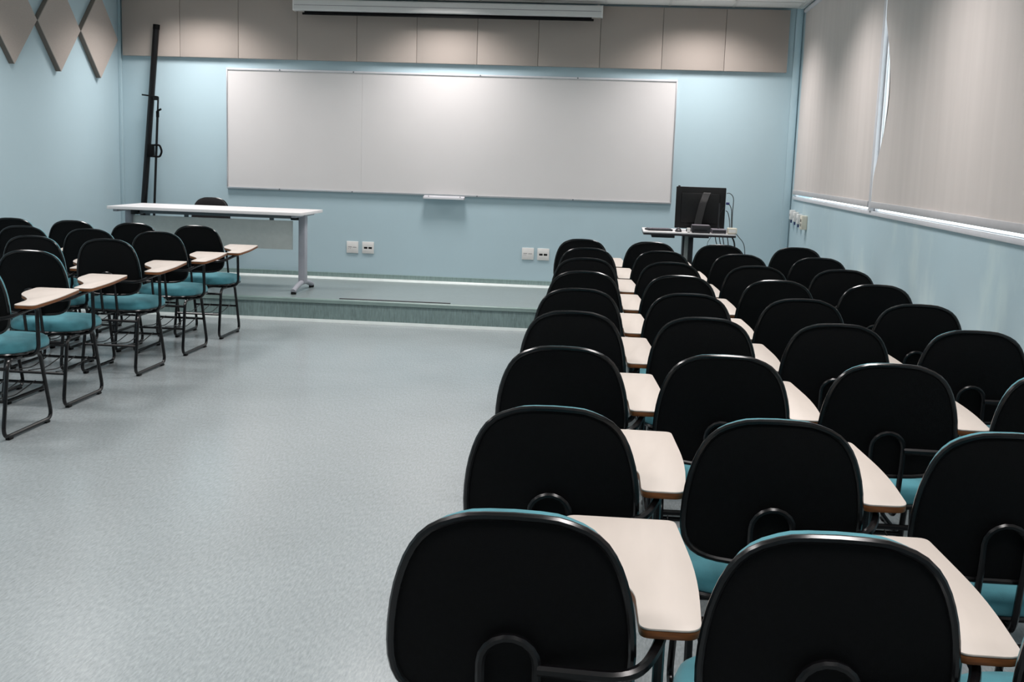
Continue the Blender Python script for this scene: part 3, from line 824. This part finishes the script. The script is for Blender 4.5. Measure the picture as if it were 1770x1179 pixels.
# keyboard with key rows
kb = empty('keyboard', (2.085, -1.22, CZT), R(12)); tag(kb, 'dark keyboard lying on the white cart top', 'keyboard')
box('body', -0.10, 0.12, -0.075, 0.075, 0.0, 0.016, MT['charcoal'], kb, 0.004)
for r_ in range(4):
    for c_ in range(9):
        x = -0.088+c_*0.0222; y = -0.060+r_*0.031
        box('key', x, x+0.018, y, y+0.026, 0.016, 0.021, MT['greyplastic'], kb)
ms = empty('mouse', (2.265, -1.30, CZT)); tag(ms, 'small dark mouse on the cart beside the keyboard', 'mouse')
rg = []
for k in range(7):
    t = k/6; y = -0.05+0.10*t; w = 0.03*math.sin(math.pi*(0.15+0.7*t))**0.6; hh = 0.034*math.sin(math.pi*(0.12+0.72*t))
    rg.append([(w*math.cos(a), y, max(0, hh*math.sin(a))) for a in [math.pi*j/8 for j in range(9)]])
rings('shell', rg, MT['charcoal'], ms)
tube('wheel', [(-0.004, 0.025, 0.031), (0.004, 0.025, 0.031)], 0.006, MT['greyplastic'], ms, 10)

def device(name, label, cat, x0, x1, y0, y1, h, m, parts):
    r = empty(name, ((x0+x1)/2, (y0+y1)/2, CZT)); tag(r, label, cat)
    box('case', -(x1-x0)/2, (x1-x0)/2, -(y1-y0)/2, (y1-y0)/2, 0.004, h, MT[m], r, 0.004)
    for sx in (-1, 1):
        for sy in (-1, 1):
            tube('foot', [(sx*((x1-x0)/2-0.012), sy*((y1-y0)/2-0.012), 0), (sx*((x1-x0)/2-0.012), sy*((y1-y0)/2-0.012), 0.006)], 0.006, MT['glide'], r, 8)
    for p in parts:
        p(r)
    return r
device('media_player', 'flat black box on the cart in front of the monitor', 'electronics', 2.375, 2.535, -1.405, -1.25, 0.066, 'charcoal',
       [lambda r: box('top_plate', -0.074, 0.074, -0.07, 0.07, 0.065, 0.0685, MT['greyplastic'], r, 0.001),
        lambda r: box('port_row', -0.06, 0.05, -0.079, -0.0772, 0.02, 0.03, MT['socket'], r)])
device('wireless_router', 'grey router with an upright antenna on the cart', 'router', 2.548, 2.675, -1.395, -1.24, 0.038, 'greyplastic',
       [lambda r: tube('antenna', [(0.0, 0.05, 0.02), (0.0, 0.055, 0.26)], 0.0065, MT['charcoal'], r, 8),
        lambda r: tube('antenna_base', [(0.0, 0.05, 0.02), (0.0, 0.05, 0.06)], 0.010, MT['charcoal'], r, 8),
        lambda r: box('front_panel', -0.058, 0.058, -0.0795, -0.077, 0.008, 0.03, MT['charcoal'], r)])
device('power_adapter', 'cream box at the window end of the cart', 'power box', 2.685, 2.765, -1.40, -1.31, 0.052, 'cream',
       [lambda r: box('label_plate', -0.03, 0.03, -0.0462, -0.0448, 0.015, 0.04, MT['white'], r)])
device('signal_splitter', 'tiny white adapter between mouse and black box', 'adapter', 2.335, 2.365, -1.38, -1.34, 0.04, 'white',
       [lambda r: box('plug', -0.022, -0.013, -0.01, 0.01, 0.008, 0.03, MT['socket'], r)])

def cable(pts, label, r=0.0035):
    pts = [Vector(p) for p in pts]
    sm = []
    n = len(pts)
    for i in range(n-1):
        p0, p1, p2, p3 = pts[max(i-1, 0)], pts[i], pts[i+1], pts[min(i+2, n-1)]
        for k in range(7):
            t = k/7
            sm.append(0.5*((2*p1)+(p2-p0)*t+(2*p0-5*p1+4*p2-p3)*t*t+(3*p1-p0-3*p2+p3)*t**3))
    sm.append(pts[-1])
    o = tube('cable', sm, r, MT['cable'], None, 6)
    tag(o, label, 'cable', 'cables at the computer cart')
    return o
c1 = cable([(2.6855, -1.10, CZT+0.345), (2.715, -1.11, CZT+0.343), (2.745, -1.12, CZT+0.30), (2.742, -1.14, CZT+0.18), (2.74, -1.20, CZT+0.06), (2.735, -1.29, CZT+0.008)], 'black cable leaving the monitor near its top corner')
c2 = cable([(2.6855, -1.10, CZT+0.255), (2.71, -1.11, CZT+0.25), (2.733, -1.12, CZT+0.20), (2.735, -1.15, CZT+0.12), (2.725, -1.27, CZT+0.008)], 'black cable with blue connector leaving the monitor side')
tube('connector', [(2.6845, -1.10, CZT+0.256), (2.712, -1.105, CZT+0.254)], 0.012, MT['bluecap'], c2, 8)
cable([(2.6855, -1.10, CZT+0.19), (2.703, -1.115, CZT+0.175), (2.722, -1.12, CZT+0.10), (2.715, -1.25, CZT+0.006)], 'black cable leaving the lowest monitor port')
cable([(2.67, -1.12, CZT+0.225), (2.635, -1.14, CZT+0.17), (2.62, -1.17, CZT+0.08), (2.63, -1.23, CZT+0.03)], 'thin cable looping from monitor down to the router', 0.0025)
cable([(2.765, -1.20, CZT+0.006), (2.80, -1.20, CZT-0.03), (2.86, -1.18, CZT-0.12), (2.875, -1.12, CZT-0.35), (2.86, -1.0, HS+0.006), (2.95, -0.6, HS+0.006)], 'black cable hanging farthest out from the cart end')
for i, (xa, xb) in enumerate(((2.60, 2.66), (2.635, 2.685), (2.665, 2.708), (2.705, 2.735))):
    cable([(xa, -1.15, CZT-0.032), (xa+0.012, -1.16, CZT-0.09), (xb, -1.10, CZT-0.22), (xb+0.01, -1.0, CZT-0.42), (xb, -0.95, HS+0.006)],
          'black cable hanging under the cart end, %s of four in the bundle' % ORD[i], 0.004)
cable([(2.745, -1.22, CZT-0.038), (2.768, -1.22, CZT-0.10), (2.775, -1.18, CZT-0.25), (2.765, -1.05, HS+0.012)], 'thick black cable hanging under the cream box', 0.007)
cable([(2.575, -1.16, CZT-0.032), (2.55, -1.16, CZT-0.07), (2.535, -1.12, CZT-0.16), (2.53, -1.0, HS+0.006)], 'thin black cable hanging beside the cart column', 0.0022)
